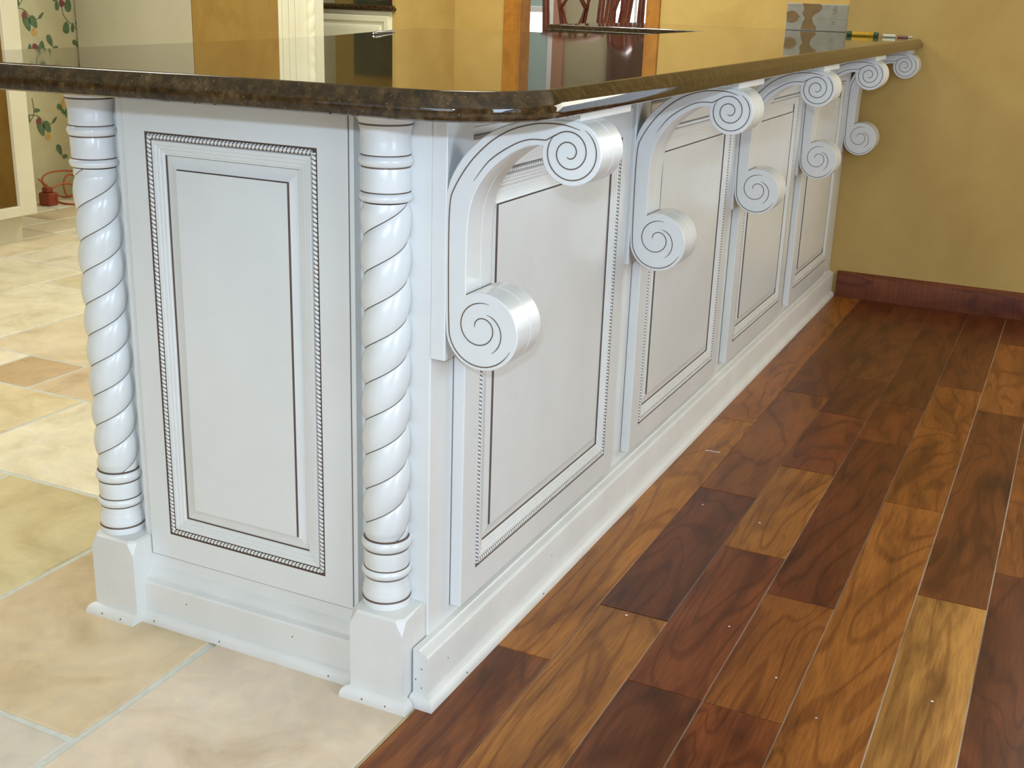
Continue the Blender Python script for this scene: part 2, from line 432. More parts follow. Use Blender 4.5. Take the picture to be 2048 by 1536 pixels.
# ---- dining room beyond the doorway
g = MB(); g.box(-6.5, 0.5, 10.0, 10.1, 0, 2.5)
struct(g.build('wall_dining', M_beige))
g = MB(); g.box(-6.6, -6.5, BY+0.12, 10.0, 0, 2.5)
struct(g.build('wall_dining_left', M_beige))
g = MB(); g.box(-6.5, -4.0, BY+0.12, 10.1, -0.03, -0.003)
struct(g.build('floor', M_basewood)).color = (*lin((130, 78, 40)), 1)
wn = MB()
wn.box(-4.86, -4.80, 9.95, 10.0, 0.05, 2.1, bev=0.004); wn.box(-4.27, -4.22, 9.95, 10.0, 0.05, 2.1, bev=0.004)
wn.box(-4.86, -4.22, 9.95, 10.0, 2.05, 2.12, bev=0.004); wn.box(-4.80, -4.25, 9.93, 10.0, 0.845, 0.905, bev=0.008)
win = struct(wn.build('window_1', M_sash))
p = MB(); p.box(-4.80, -4.27, 9.97, 9.985, 0.06, 0.845); struct(p.build('pane', M_glassl, win))
p = MB(); p.box(-4.64, -4.27, 9.97, 9.985, 0.905, 2.05); struct(p.build('pane', M_glassd, win))
p = MB(); p.box(-4.80, -4.66, 9.97, 9.985, 0.905, 2.05); struct(p.build('pane', M_glassl, win))
p = MB(); p.box(-4.22, -4.10, 9.96, 10.0, 0.0, 2.1); struct(p.build('trim_2', M_brick))
w2 = MB()
w2.box(-3.62, -3.57, 9.95, 10.0, 0.3, 2.1, bev=0.004); w2.box(-3.10, -3.05, 9.95, 10.0, 0.3, 2.1, bev=0.004)
w2.box(-3.62, -3.05, 9.95, 10.0, 0.3, 0.36, bev=0.004); w2.box(-3.36, -3.33, 9.95, 9.99, 0.36, 1.03, bev=0.003)
win2 = struct(w2.build('window_2', M_sash))
for a_, b_ in ((-3.57, -3.36), (-3.33, -3.10)):
    p = MB(); p.box(a_, b_, 9.97, 9.985, 0.36, 1.03); struct(p.build('pane', M_glassl, win2))
bl = empty('window_blind', 'dark brown wooden blind half lowered over the dining room window', 'blind', (-3.33, 9.94, 1.03))
for k in range(26):
    m = MB(); m.box(-0.28, 0.28, -0.018, 0.006, 0.002+k*0.040, 0.034+k*0.040, bev=0.002); o = m.build('slat', M_curtain); o.parent = bl
# glazed door and windows of the room that light it
def opening(name, axis, a0, a1, z0, z1, c, mull):
    m = MB(); t = 0.05
    def bx(p0, p1, q0, q1):
        if axis == 'x': m.box(p0, p1, c-0.03, c+0.005, q0, q1, bev=0.003)
        else: m.box(c-0.005, c+0.03, p0, p1, q0, q1, bev=0.003)
    bx(a0-t, a0, z0-t, z1+t); bx(a1, a1+t, z0-t, z1+t); bx(a0, a1, z1, z1+t); bx(a0, a1, z0-t, z0)
    for k in range(1, mull): x = a0+(a1-a0)*k/mull; bx(x-0.012, x+0.012, z0, z1)
    fr = struct(m.build(name, M_sash))
    for k in range(mull):
        x0 = a0+(a1-a0)*k/mull+(0.012 if k else 0); x1 = a0+(a1-a0)*(k+1)/mull-(0.012 if k < mull-1 else 0)
        q = MB()
        if axis == 'x': q.box(x0, x1, c-0.004, c+0.004, z0, z1) if c > 0 else q.box(x0, x1, c-0.012, c-0.006, z0, z1)
        else: q.box(c+0.004, c+0.010, x0, x1, z0, z1)
        struct(q.build('pane', M_day, fr))
    return fr
opening('door_2', 'x', 1.15, 2.55, 0.22, 2.02, 2.965, 2)
opening('window_3', 'x', -0.2, 2.0, 0.65, 2.05, -4.15, 3)
opening('window_4', 'y', -1.8, 0.0, 0.5, 2.1, 3.72, 2)
g = MB(); g.box(3.76, 3.88, -4.2, WY, 0, 2.5); struct(g.build('wall_right', M_yellow))

# ================================================================== PENINSULA CABINET
pen = empty('peninsula_cabinet', 'long white glazed peninsula cabinet with rope-twist corner columns and scroll corbels', 'cabinet')
CT0 = 0.8816   # underside of the stone
# carcass
g = MB()
g.box(-0.625, 0.0, 0.013, WY-0.002, 0.0, CT0-0.0005, bev=0.002)
g.build('carcass', M_white, pen)
g = MB(); g.box(-0.527, -0.469, -0.0035, 0.013, 0.088, CT0-0.0008); g.box(-0.173, -0.112, -0.0035, 0.013, 0.088, CT0-0.0008)
g.box(-0.469, -0.173, -0.0035, 0.013, 0.088, 0.160); g.box(-0.469, -0.173, -0.0035, 0.013, 0.802, CT0-0.0008); g.build('end_frame', M_white, pen)
# far leg of the counter
leg = empty('base_cabinet', 'white base cabinet carrying the far leg of the dark stone counter', 'cabinet')
g = MB(); g.box(-1.0, -0.04, 3.10, 3.58, 0.10, CT0-0.001); g.box(-1.0, -0.64, 2.76, 3.10, 0.10, CT0-0.001); g.build('carcass', M_cream, leg)
g = MB(); g.box(-0.98, -0.06, 3.12, 3.56, 0.0, 0.10); g.build('toe_kick', M_cream, leg)

def frame_map(kind, off):
    """map panel coordinates (u, v, out) to the world"""
    if kind == 'end': return lambda u, v, n: (u, off - n, v)
    return lambda u, v, n: (off + n, u, v)

def panel(kind, off, outer, bead, thick, name='door'):
    F = frame_map(kind, off)
    m = MB()
    rings = []
    def rect(r, s, h): return [F(r[0]+s, r[2]+s, h), F(r[1]-s, r[2]+s, h), F(r[1]-s, r[3]-s, h), F(r[0]+s, r[3]-s, h)]
    seq = []  # (ring, material of the band leading to it)
    seq.append((rect(outer, -0.0012, 0.0006), 0))
    seq.append((rect(outer, 0.0, 0.0009), 1))
    seq.append((rect(outer, 0.0, thick-0.0015), 0))
    seq.append((rect(outer, 0.0015, thick), 0))
    seq.append((rect(bead, -0.0022, thick), 0))
    seq.append((rect(bead, -0.0008, thick-0.0026), 1))
    seq.append((rect(bead, 0.0090, thick-0.0026), 1))
    seq.append((rect(bead, 0.0102, thick), 0))
    s0 = 0.0115; h = thick
    for k in range(3):     # three fine reeds stepping down
        seq.append((rect(bead, s0+0.0006, h), 0)); seq.append((rect(bead, s0+0.0042, h-0.0007), 0)); seq.append((rect(bead, s0+0.0052, h-0.0022), 0))
        s0 += 0.0056; h -= 0.0017
    seq.append((rect(bead, 0.0302, h-0.0004), 0))
    seq.append((rect(bead, 0.0307, h-0.0032), 1))
    seq.append((rect(bead, 0.0314 if kind == 'end' else 0.0311, h-0.0032), 1))
    hb = h-0.0032; ht = thick-0.0055
    for t in (0.25, 0.5, 0.75, 1.0):     # cove up to the raised field
        seq.append((rect(bead, 0.0322+0.0170*t, hb + (ht-hb)*(t*t)), 0))
    seq.append((rect(bead, 0.0494, ht), 0))
    seq.append((rect(bead, 0.0502, ht-0.0004), 1))
    seq.append((rect(bead, 0.0509, ht+(0.0032 if kind == 'end' else 0.0028)), 1))
    prev = None
    for ring, mi in seq:
        o = len(m.v); m.v += ring
        if prev is not None:
            for k in range(4):
                q = (k+1) % 4
                m.f.append((prev+k, prev+q, o+q, o+k)); m.m.append(mi)
        prev = o
    m.f.append((prev, prev+1, prev+2, prev+3)); m.m.append(0)
    d = m.build(name, [M_white, M_glaze], pen)
    # rope bead
    gl = 0.42 if kind == 'end' else 0.46
    r = MB(); R0 = 0.0041; n = 8; pitch = 0.0066; sub = 6
    c = 0.0041
    cr = [(bead[0]+c, bead[2]+c), (bead[1]-c, bead[2]+c), (bead[1]-c, bead[3]-c), (bead[0]+c, bead[3]-c)]
    for e in range(4):
        a = Vector(cr[e]); b2 = Vector(cr[(e+1) % 4]); L_ = (b2-a).length; t = (b2-a)/L_
        cnt = max(8, int(round(L_/pitch))*sub); side = Vector((-t.y, t.x))
        base = len(r.v)
        for i in range(cnt+1):
            s_ = i/sub*2*math.pi/2
            P = a + t*(L_*i/cnt)
            for k in range(n):
                th = math.pi*(k/(n-1))
                lobe = abs(math.sin(th*0.8 + s_))
                rr = R0*(0.70+0.36*lobe**0.7)
                q = P + side*math.cos(th)*rr
                r.v.append(F(q.x, q.y, thick-0.0028+math.sin(th)*rr*1.05))
        for i in range(cnt):
            for k in range(n-1):
                th = math.pi*((k+0.5)/(n-1)); s_ = (i+0.5)/sub*math.pi
                lobe = abs(math.sin(th*0.8 + s_))
                r.f.append((base+i*n+k, base+i*n+k+1, base+(i+1)*n+k+1, base+(i+1)*n+k)); r.m.append(1 if lobe < gl or (kind == 'end' and k in (0, n-2)) else 0)
    rb = r.build('rope_bead', [M_white, M_glaze], d, fix=False)
    rb.data.polygons.foreach_set('use_smooth', [True]*len(rb.data.polygons))
    return d

panel('end', -0.0035, (-0.5145, -0.1205, 0.1120, CT0-0.002), (-0.4705, -0.1715, 0.1585, 0.8035), 0.0032, 'raised_panel')
DOORS = [(0.081, 0.7265), (0.826, 1.463), (1.556, 2.165), (2.258, 2.852)]
for (a, c) in DOORS:
    panel('side', 0.0, (a, c, 0.112, 0.824), (a+0.050, c-0.050, 0.160, 0.772), 0.019, 'raised_panel')
# apron board under the overhang
g = MB(); g.box(0.0, 0.006, 0.012, WY-0.003, 0.836, CT0-0.001, bev=0.0015); g.build('apron_rail', M_white, pen)
# end stile against the wall
g = MB(); g.box(0.0, 0.010, 2.885, WY-0.003, 0.09, 0.836, bev=0.0015); g.build('end_stile', M_white, pen)

# ---- turned columns
def column(cx, cy, lead):
    prof = []   # (z, r, material)
    P = lambda z, r, mi=0: prof.append((z, r*0.895, mi))
    P(0.146, 0.0395); P(0.1565, 0.0405); P(0.158, 0.0392, 1); P(0.1592, 0.0390, 1)
    P(0.163, 0.0402); P(0.168, 0.0400); P(0.170, 0.0388); P(0.174, 0.0392); P(0.177, 0.0378); P(0.182, 0.0368); P(0.189, 0.0362); P(0.1915, 0.0366)
    P(0.1925, 0.0368, 1); P(0.1938, 0.0375, 1)
    for t in range(7): a = math.pi*t/6; P(0.194+0.0125*t/6, 0.0378+0.0034*math.sin(a))
    P(0.2072, 0.0368, 1); P(0.2082, 0.0368, 1); P(0.2095, 0.0371); P(0.235, 0.0371); P(0.2360, 0.0368, 1); P(0.2372, 0.0368, 1)
    for t in range(7): a = math.pi*t/6; P(0.2375+0.0155*t/6, 0.0378+0.0034*math.sin(a))
    P(0.2536, 0.0362, 1); P(0.2548, 0.0340, 1)
    segs = 56
    m = MB()
    def ringv(z, rf): return [(cx+rf(2*math.pi*k/segs)*math.cos(2*math.pi*k/segs), cy+rf(2*math.pi*k/segs)*math.sin(2*math.pi*k/segs), z) for k in range(segs)]
    def skin(o1, o2, mi):
        for k in range(segs):
            q = (k+1) % segs
            m.f.append((o1+k, o1+q, o2+q, o2+k)); m.m.append(mi if not callable(mi) else mi(k))
    prev = None
    for z, r, mi in prof:
        o = len(m.v); m.v += ringv(z, lambda t, r=r: r)
        if prev is not None: skin(prev, o, mi)
        prev = o
    # barley twist, two starts: the mesh turns with the twist
    z0, z1 = 0.255, 0.7445; nz = 200
    def lob(ph): return abs(math.sin(ph))
    for i in range(nz+1):
        z = z0+(z1-z0)*i/nz; a0 = 2*math.pi*((z-0.29)/lead + 0.252)
        e = max(0.0, min(1, (z-z0)/0.012, (z1-z)/0.012))
        o = len(m.v)
        for k in range(segs):
            # crowd vertices towards the valleys
            q = k/segs*2; fq = q-math.floor(q); w_ = fq - 0.10*math.sin(2*math.pi*fq)
            ph = (math.floor(q)+w_)*math.pi
            r = 0.0300 + 0.0062*((lob(ph)**0.62)-0.18)*(0.3+0.7*e)
            m.v.append((cx+r*math.cos(a0+ph), cy+r*math.sin(a0+ph), z))
        if i == 0: skin0 = o
        else: skin(prev, o, lambda k: 1 if k % (segs//2) in (0, segs//2-1) else 0)
        prev = o
    for k in range(segs): pass
    prof2 = []
    P = lambda z, r, mi=0: prof2.append((z, r*0.895, mi))
    P(0.7455, 0.0345, 1); P(0.7464, 0.0365, 1)
    for t in range(7): a = math.pi*t/6; P(0.7466+0.0118*t/6, 0.0378+0.0034*math.sin(a))
    P(0.7588, 0.0368, 1); P(0.7600, 0.0366, 1); P(0.761, 0.0370); P(0.791, 0.0370); P(0.7920, 0.0366, 1); P(0.7931, 0.0368, 1)
    for t in range(7): a = math.pi*t/6; P(0.7934+0.0136*t/6, 0.0378+0.0034*math.sin(a))
    P(0.8074, 0.0366, 1); P(0.8085, 0.0366, 1); P(0.811, 0.0378); P(0.817, 0.0368); P(0.822, 0.0372); P(0.825, 0.0366); P(0.833, 0.0372); P(0.839, 0.0384); P(0.8465, 0.0402)
    P(0.8478, 0.0402, 1); P(0.8490, 0.0404, 1); P(0.851, 0.0410); P(0.858, 0.0450); P(0.866, 0.0520); P(0.8745, 0.0610); P(CT0-0.0006, 0.0630)
    for z, r, mi in prof2:
        o = len(m.v); m.v += ringv(z, lambda t, r=r: r)
        skin(prev, o, mi); prev = o
    c = m.build('turned_column', [M_white, M_glaze], pen, fix=True)
    c.data.polygons.foreach_set('use_smooth', [True]*len(c.data.polygons)); c.data.set_sharp_from_angle(angle=math.radians(50))
    return c
CRX, CLX = -0.0600, -0.5750
column(CRX, -0.006, 0.1060); column(CLX, -0.006, 0.1005)

def qround(m, p0, p1, nrm, r=0.013, h=0.018, mi=0, e0=0, e1=0):
    """quarter-round shoe moulding along p0-p1 on the floor, bulging towards nrm; e0/e1 mitre"""
    p0 = Vector((*p0, 0)); p1 = Vector((*p1, 0)); n_ = Vector((*nrm, 0)); t = (p1-p0).normalized()
    prof = [(0, 0), (r, 0)] + [(r*math.cos(a), h*0.15+h*0.85*math.sin(a)) for a in [math.radians(d) for d in (0, 15, 30, 45, 60, 75, 90)]]
    rings = []
    for P0, e in ((p0, -e0), (p1, e1)):
        rings.append([P0 + n_*a + t*(a*e) + Vector((0, 0, z)) for a, z in prof])
    k = len(prof)
    m.add(rings[0]+rings[1], [(i, (i+1) % k, k+(i+1) % k, k+i) for i in range(k)] + [tuple(range(k))[::-1], tuple(range(k, 2*k))], mi)

def plinth(x0, x1, yf, right):
    m = MB(); zt = 0.146; c = 0.024; yb = 0.012
    # square block with lamb's-tongue chamfers running up to the round column
    g_ = 0.011
    xs0, xs1 = x0, x1
    m.add([(x0, yf, 0), (x1, yf, 0), (x1, yb, 0), (x0, yb, 0),
           (x0, yf, zt-c), (x1, yf, zt-c), (x1, yb, zt), (x0, yb, zt),
           (x0+g_, yf, zt-0.003), (x1-g_, yf, zt-0.003), (x1, yf+g_, zt-0.003), (x0, yf+g_, zt-0.003),
           (x0+g_+.001, yf+0.004, zt), (x1-g_-.001, yf+0.004, zt), (x1-0.004, yf+g_+.001, zt), (x0+0.004, yf+g_+.001, zt), (x1-0.004, yb, zt), (x0+0.004, yb, zt)],
          [(0, 1, 5, 9, 8, 4), (1, 2, 6, 10, 5), (3, 0, 4, 11, 7), (5, 10, 9), (4, 8, 11),
           (8, 9, 13, 12), (9, 10, 14, 13), (11, 8, 12, 15), (10, 6, 16, 14), (7, 11, 15, 17), (12, 13, 14, 16, 17, 15), (2, 3, 7, 17, 16, 6), (0, 3, 2, 1)])
    p_ = m.build('plinth_block', M_raw, pen)
    q = MB()
    qround(q, (x0, yf), (x1, yf), (0, -1), e0=1 if not right else 1, e1=1 if right else 0)
    if right: qround(q, (x1, yf), (x1, -0.046), (1, 0), e0=1, e1=0)
    else: qround(q, (x0, 0.02), (x0, yf+0.03), (-1, 0), e0=0, e1=0)
    # brad holes
    for (fx) in ((0.3, 0.75) if right else (0.25, 0.7)):
        q.box(x0+(x1-x0)*fx, x0+(x1-x0)*fx+0.0016, yf-0.0133, yf-0.012, 0.006, 0.0085, 1)
    q.build('shoe_moulding', [M_raw, M_glaze], p_)
plinth(-0.0935, -0.0035, -0.056, True)
plinth(-0.604, -0.516, -0.050, False)

# ---- base boards
m = MB()
m.prism([(0.0, 0), (-0.028, 0), (-0.028, 0.067), (-0.026, 0.070), (-0.016, 0.0725), (-0.0155, 0.079), (-0.008, 0.086), (-0.004, 0.088), (0.0, 0.088)], 'x', -0.516, -0.0935)
for x in (-0.43, -0.22): m.box(x, x+0.0018, -0.0283, -0.027, 0.047, 0.0495, 1)
eb = m.build('base_board', [M_raw, M_glaze], pen, smooth=25)
q = MB(); qround(q, (-0.516, -0.028), (-0.0935, -0.028), (0, -1))
for x in (-0.49, -0.355, -0.145): q.box(x, x+0.0016, -0.0413, -0.040, 0.006, 0.0085, 1)
q.build('shoe_moulding', [M_raw, M_glaze], eb)
m = MB()
m.prism([(0.0, 0), (0.026, 0), (0.026, 0.078), (0.0252, 0.0815), (0.0225, 0.0835), (0.0215, 0.0865), (0.012, 0.0895), (0.010, 0.092), (0.0, 0.092)], 'y', -0.030, WY-0.003)
for (y, z) in ((0.03, 0.05), (0.42, 0.052)): m.box(0.0255, 0.0263, y, y+0.0018, z, z+0.0024, 1)
for (x, z) in ((0.014, 0.060), (0.004, 0.040), (0.014, 0.028)): m.box(x, x+0.0016, -0.0303, -0.029, z, z+0.0024, 1)
sb = m.build('base_board', [M_raw, M_glaze], pen, smooth=25)
q = MB(); qround(q, (0.026, -0.030), (0.026, 0.55), (1, 0), e0=1); qround(q, (0.026, 0.5506), (0.026, WY-0.02), (1, 0))
qround(q, (-0.0015, -0.030), (0.026, -0.030), (0, -1), e1=1)
for (y) in (0.07, 0.36): q.box(0.0385, 0.0394, y, y+0.0018, 0.006, 0.0085, 1)
q.build('shoe_moulding', [M_raw, M_glaze], sb)

# ---- scroll corbels
def spiral(cx, cz, r0, r1, a0, a1, n):
    return [(cx+(r0+(r1-r0)*(k/n))*math.cos(math.radians(a0+(a1-a0)*k/n)), cz+(r0+(r1-r0)*(k/n))*math.sin(math.radians(a0+(a1-a0)*k/n))) for k in range(n+1)]
LC = (0.0775, 0.578, 0.0545); UC = (0.197, 0.8270, 0.0405)
def crom(pts, n=5):
    out = []
    for i in range(len(pts)-1):
        p0 = pts[max(i-1, 0)]; p1 = pts[i]; p2 = pts[i+1]; p3 = pts[min(i+2, len(pts)-1)]
        for k in range(n):
            t = k/n; t2 = t*t; t3 = t2*t
            out.append(tuple(0.5*((2*p1[d])+(-p0[d]+p2[d])*t+(2*p0[d]-5*p1[d]+4*p2[d]-p3[d])*t2+(-p0[d]+3*p1[d]-3*p2[d]+p3[d])*t3) for d in (0, 1)))
    out.append(pts[-1]); return out
outer = crom([(0.0215, 0.600), (0.0200, 0.680), (0.0205, 0.745), (0.026, 0.777), (0.042, 0.806), (0.061, 0.827), (0.084, 0.845), (0.112, 0.8575), (0.145, 0.8655), (0.175, 0.8672)], 5)
inner = crom([(0.158, 0.8330), (0.149, 0.8335), (0.131, 0.829), (0.108, 0.8165), (0.084, 0.7960), (0.066, 0.770), (0.056, 0.740), (0.053, 0.700), (0.053, 0.6265)], 5)
arcU = [(UC[0]+UC[2]*math.cos(math.radians(a)), UC[1]+UC[2]*math.sin(math.radians(a))) for a in range(100, -190, -6)]
arcL = [(LC[0]+LC[2]*math.cos(math.radians(a)), LC[1]+LC[2]*math.sin(math.radians(a))) for a in range(112, -176, -6)]
outline = outer + arcU + inner + arcL
def ribbon(m, pts, y, w, mi, lift=0.0005):
    """thin glaze line lying in the carved groove of the scroll face"""
    n = len(pts); v = []
    for i, p_ in enumerate(pts):
        a = Vector(pts[max(i-1, 0)]); b_ = Vector(pts[min(i+1, n-1)]); t = (b_-a).normalized(); nn = Vector((-t.y, t.x))
        ww = w*min(1.0, 0.35+i*0.12, 0.35+(n-1-i)*0.12)
        for s_ in (-0.5, 0.5): v.append((p_[0]+nn.x*ww*s_, y-lift, p_[1]+nn.y*ww*s_))
    m.add(v, [(2*i, 2*i+1, 2*i+3, 2*i+2) for i in range(n-1)], mi)
WC = 0.076
def corbel(y0):
    m = MB(); n = len(outline)
    # front slab, mid groove, rear slab
    ymid = y0+WC*0.56
    def off(pts, d):
        out = []
        for i in range(n):
            a = Vector(pts[i-1]); b_ = Vector(pts[(i+1) % n]); t = (b_-a)
            if t.length < 1e-9: out.append(pts[i]); continue
            t.normalize(); out.append((pts[i][0]-t.y*d*-1*-1, pts[i][1]+t.x*d))
        return out
    # outline runs clockwise seen from the camera side; inward offset
    ins = off(outline, -0.0012)
    lay = [(ins, y0, 0), (outline, y0+0.0012, 0), (outline, ymid-0.0010, 0), (ins, ymid-0.0002, 2), (ins, ymid+0.0004, 2), (outline, ymid+0.0012, 2), (outline, y0+WC-0.0012, 0), (ins, y0+WC, 0)]
    base = len(m.v)
    for pts, y, mi in lay: m.v += [(p_[0], y, p_[1]) for p_ in pts]
    for l in range(len(lay)-1):
        for k in range(n):
            q = (k+1) % n
            m.f.append((base+l*n+k, base+l*n+q, base+(l+1)*n+q, base+(l+1)*n+k)); m.m.append(lay[l+1][2])
    m.f.append(tuple(base+k for k in range(n))); m.m.append(0)
    m.f.append(tuple(base+(len(lay)-1)*n+k for k in range(n))[::-1]); m.m.append(0)
    y = y0
    # carved lines: outer rim line from the lower scroll up and round the arch
    low = spiral(LC[0], LC[1], 0.0485, 0.0490, -25, -180, 26)
    rim = low + crom([(0.0275, 0.600), (0.0262, 0.680), (0.027, 0.743), (0.033, 0.768), (0.055, 0.803), (0.082, 0.8305), (0.108, 0.8475), (0.132, 0.8565), (0.157, 0.8615), (0.186, 0.8615), (0.208, 0.8565)], 5)
    ribbon(m, rim, y, 0.0017, 1)
    sp = crom([(0.062, 0.781), (0.084, 0.809), (0.115, 0.8305), (0.139, 0.8400), (0.162, 0.8410)], 5)
    sp2 = spiral(UC[0]-0.003, UC[1]+0.0005, 0.0285, 0.0055, 150, -480, 80)
    ribbon(m, sp + sp2[4:], y, 0.0016, 1)
    ribbon(m, spiral(UC[0], UC[1], 0.0345, 0.0315, 60, -225, 50), y, 0.0016, 1)
    ribbon(m, spiral(LC[0]-0.001, LC[1]+0.006, 0.036, 0.008, 70, 540, 80), y, 0.0016, 1)
    ribbon(m, spiral(LC[0]+0.001, LC[1]+0.000, 0.0315, 0.0265, -60, 75, 30), y, 0.0015, 1)
    # seams where the scroll roll meets the leg
    m.box(0.0528, 0.060, y0+0.001, ymid-0.001, 0.6268, 0.6280, 1)
    m.box(0.0528, 0.060, ymid+0.0015, y0+WC-0.001, 0.6268, 0.6280, 1)
    c = m.build('corbel', [M_white, M_glaze, M_raw], pen)
    c.data.polygons.foreach_set('use_smooth', [True]*len(c.data.polygons)); c.data.set_sharp_from_angle(angle=math.radians(35))
    b_ = MB(); b_.box(-0.0005, 0.0225, y0-0.0005, y0+WC-0.002, 0.528, CT0-0.001, bev=0.0012); b_.build('backing_board', M_white, c)
    b_ = MB(); b_.box(0.130, 0.207, y0+0.002, min(y0+0.180, WY-0.004), 0.8665, CT0-0.001, bev=0.0008); b_.build('top_block', M_raw, c)
    return c
for y in (0.013, 0.738, 1.470, 2.174, 2.858): corbel(y)

# ================================================================== STONE COUNTERTOP
pts = [(-0.66, -0.312), (-0.154, -0.264), (0.06, -0.252), (0.10, -0.251)]
cxx, cyy, rr = 0.100, -0.113, 0.138
pts += [(cxx+rr*math.cos(math.radians(a)), cyy+rr*math.sin(math.radians(a))) for a in range(-85, 1, 5)]
pts += [(0.236, 0.4), (0.230, 1.2), (0.230, WY-0.002), (-0.031, WY-0.002), (-0.031, 3.62), (-1.06, 3.62), (-1.047, 2.70), (-0.46, 2.66), (-0.436, 1.90),
        (-0.632, 1.80), (-0.766, 1.77), (-0.95, 1.65), (-0.97, 1.58), (-0.775, 0.92), (-0.69, 0.375), (-0.66, -0.02)]
def counter(name, pts, z1, z0, parent=None):
    n = len(pts)
    P2 = [Vector(p_) for p_ in pts]
    nrm = []
    for i in range(n):
        a = (P2[i]-P2[i-1]).normalized(); b_ = (P2[(i+1) % n]-P2[i]).normalized()
        na = Vector((a.y, -a.x)); nb = Vector((b_.y, -b_.x)); t = na+nb
        t = t/max(t.length, 1e-6); t = t/max(0.4, t.dot(na)); nrm.append(t)
    T = z1-z0
    prof = [(0.0150, z1), (0.0125, z1-0.0006), (0.0105, z1-0.0020), (0.0018, z1-0.0140), (0.0004, z1-0.0165), (0.0, z1-0.0190), (0.0002, z0+0.0060), (0.0020, z0+0.0020), (0.0060, z0)]
    m = MB()
    for ins_, z in prof: m.v += [(P2[i].x-nrm[i].x*ins_, P2[i].y-nrm[i].y*ins_, z) for i in range(n)]
    for l in range(len(prof)-1):
        for k in range(n):
            q = (k+1) % n
            m.f.append((l*n+k, (l+1)*n+k, (l+1)*n+q, l*n+q)); m.m.append(0)
    o = len(m.v); m.v += m.v[:n]; m.f.append(tuple(range(o, o+n))); m.m.append(0)
    o = len(m.v); m.v += m.v[(len(prof)-1)*n:len(prof)*n]; m.f.append(tuple(range(o, o+n))[::-1]); m.m.append(0)
    return m.build(name, M_granite, parent, smooth=32, fix=False)
tag(counter('countertop', pts, 0.914, CT0), 'polished dark brown granite countertop with rounded near corner on the white peninsula', 'countertop')

# ================================================================== ITEMS ON THE COUNTER
ZT = 0.9142
# torn white carton
bx = empty('carton', 'white carton with torn paper showing brown cardboard at the far end of the counter', 'box', (-0.236, 3.49, ZT))
def in_parent(m, name, mats, par, smooth=None):
    o = m.build(name, mats, None, smooth); o.parent = par; return o
m = MB(); m.box(-0.118, 0.118, -0.045, 0.045, 0.0, 0.1, bev=0.002); in_parent(m, 'box_body', M_wpaper, bx)
def patch(poly, y, mat_, name, par, th=0.0008):
    m = MB(); n = len(poly); m.v = [(x, y, z) for x, z in poly]+[(x, y-th, z) for x, z in poly]
    m.f = [tuple(range(n)), tuple(range(n, 2*n))[::-1]] + [(i, (i+1) % n, n+(i+1) % n, n+i) for i in range(n)]; m.m = [0]*len(m.f)
    in_parent(m, name, mat_, par)
patch([(-0.060, 0.100), (0.010, 0.0995), (0.018, 0.088), (0.012, 0.074), (-0.008, 0.062), (-0.018, 0.048), (-0.012, 0.030), (0.004, 0.012), (0.0, 0.004), (-0.058, 0.004), (-0.052, 0.030), (-0.044, 0.045), (-0.056, 0.062), (-0.050, 0.082)], -0.0452, M_card, 'torn_patch', bx)
patch([(-0.118, 0.066), (-0.098, 0.074), (-0.078, 0.066), (-0.066, 0.052), (-0.074, 0.034), (-0.094, 0.026), (-0.114, 0.030)], -0.0452, M_card, 'torn_patch', bx)
m = MB()
for (x, z, w, h) in ((0.062, 0.088, 0.010, 0.003), (0.058, 0.080, 0.018, 0.003), (0.060, 0.072, 0.014, 0.003), (0.060, 0.064, 0.010, 0.003), (0.058, 0.034, 0.016, 0.003), (0.060, 0.026, 0.010, 0.003)):
    m.box(x, x+w, -0.0458, -0.0450, z, z+h)
m.box(-0.006, 0.112, -0.0456, -0.0450, 0.046, 0.0468)
in_parent(m, 'printed_marks', M_grey, bx)
# pens lying in a row along the foot of the wall
def barrel(name, label, cat, x0, x1, y, r, segs, group=None):
    """a round barrel lying along x with coloured sections: (fraction, radius factor, material)"""
    e = empty(name, label, cat, ((x0+x1)/2, y, ZT+r), group)
    L_ = x1-x0; a = -L_/2
    for nm, fr, rf, mt in segs:
        m = MB(); b_ = a+fr*L_; rr_ = r*rf
        m.tube([(a, 0, 0), (a+0.001, 0, 0), (b_-0.001, 0, 0), (b_, 0, 0)], [rr_*0.85, rr_, rr_, rr_*0.85], 14)
        in_parent(m, nm, mt, e, 40); a = b_
    return e
barrel('paint_marker', 'yellow paint marker with dark green ends lying against the wall', 'marker', -0.021, 0.085, 2.935, 0.0075,
       [('end_plug', 0.17, 1.0, M_mgreen), ('barrel', 0.58, 1.0, M_myel), ('collar', 0.10, 0.9, M_myel), ('cap', 0.15, 0.95, M_mgreen)])
barrel('chalk_stick', 'short white stick lying beside the yellow marker', 'chalk', 0.100, 0.142, 2.935, 0.0055, [('stick', 1.0, 1.0, M_mwhite)])
barrel('pencil_stub', 'dull red pencil stub at the end of the row', 'pencil', 0.148, 0.196, 2.938, 0.0042, [('barrel', 0.72, 1.0, M_mred), ('tip', 0.28, 0.6, M_mwhite)])
# slim metal tool
t = empty('metal_tool', 'slim dark metal tool with rounded end at the kitchen edge of the counter', 'tool', (-0.775, 1.15, ZT))
m = MB(); m.tube([(0.035, -0.10, 0.0035), (0.02, -0.06, 0.004), (0.0, 0.0, 0.003), (-0.03, 0.10, 0.002)], [0.003, 0.0036, 0.0026, 0.0015], 12); in_parent(m, 'handle', M_metal, t, 50)
m = MB(); m.tube([(0.0352, -0.1005, 0.0035), (0.0372, -0.106, 0.003)], [0.0034, 0.002], 12); in_parent(m, 'highlight_tip', M_shiny, t, 50)  # highlight on the rounded end, put in as a brighter tip

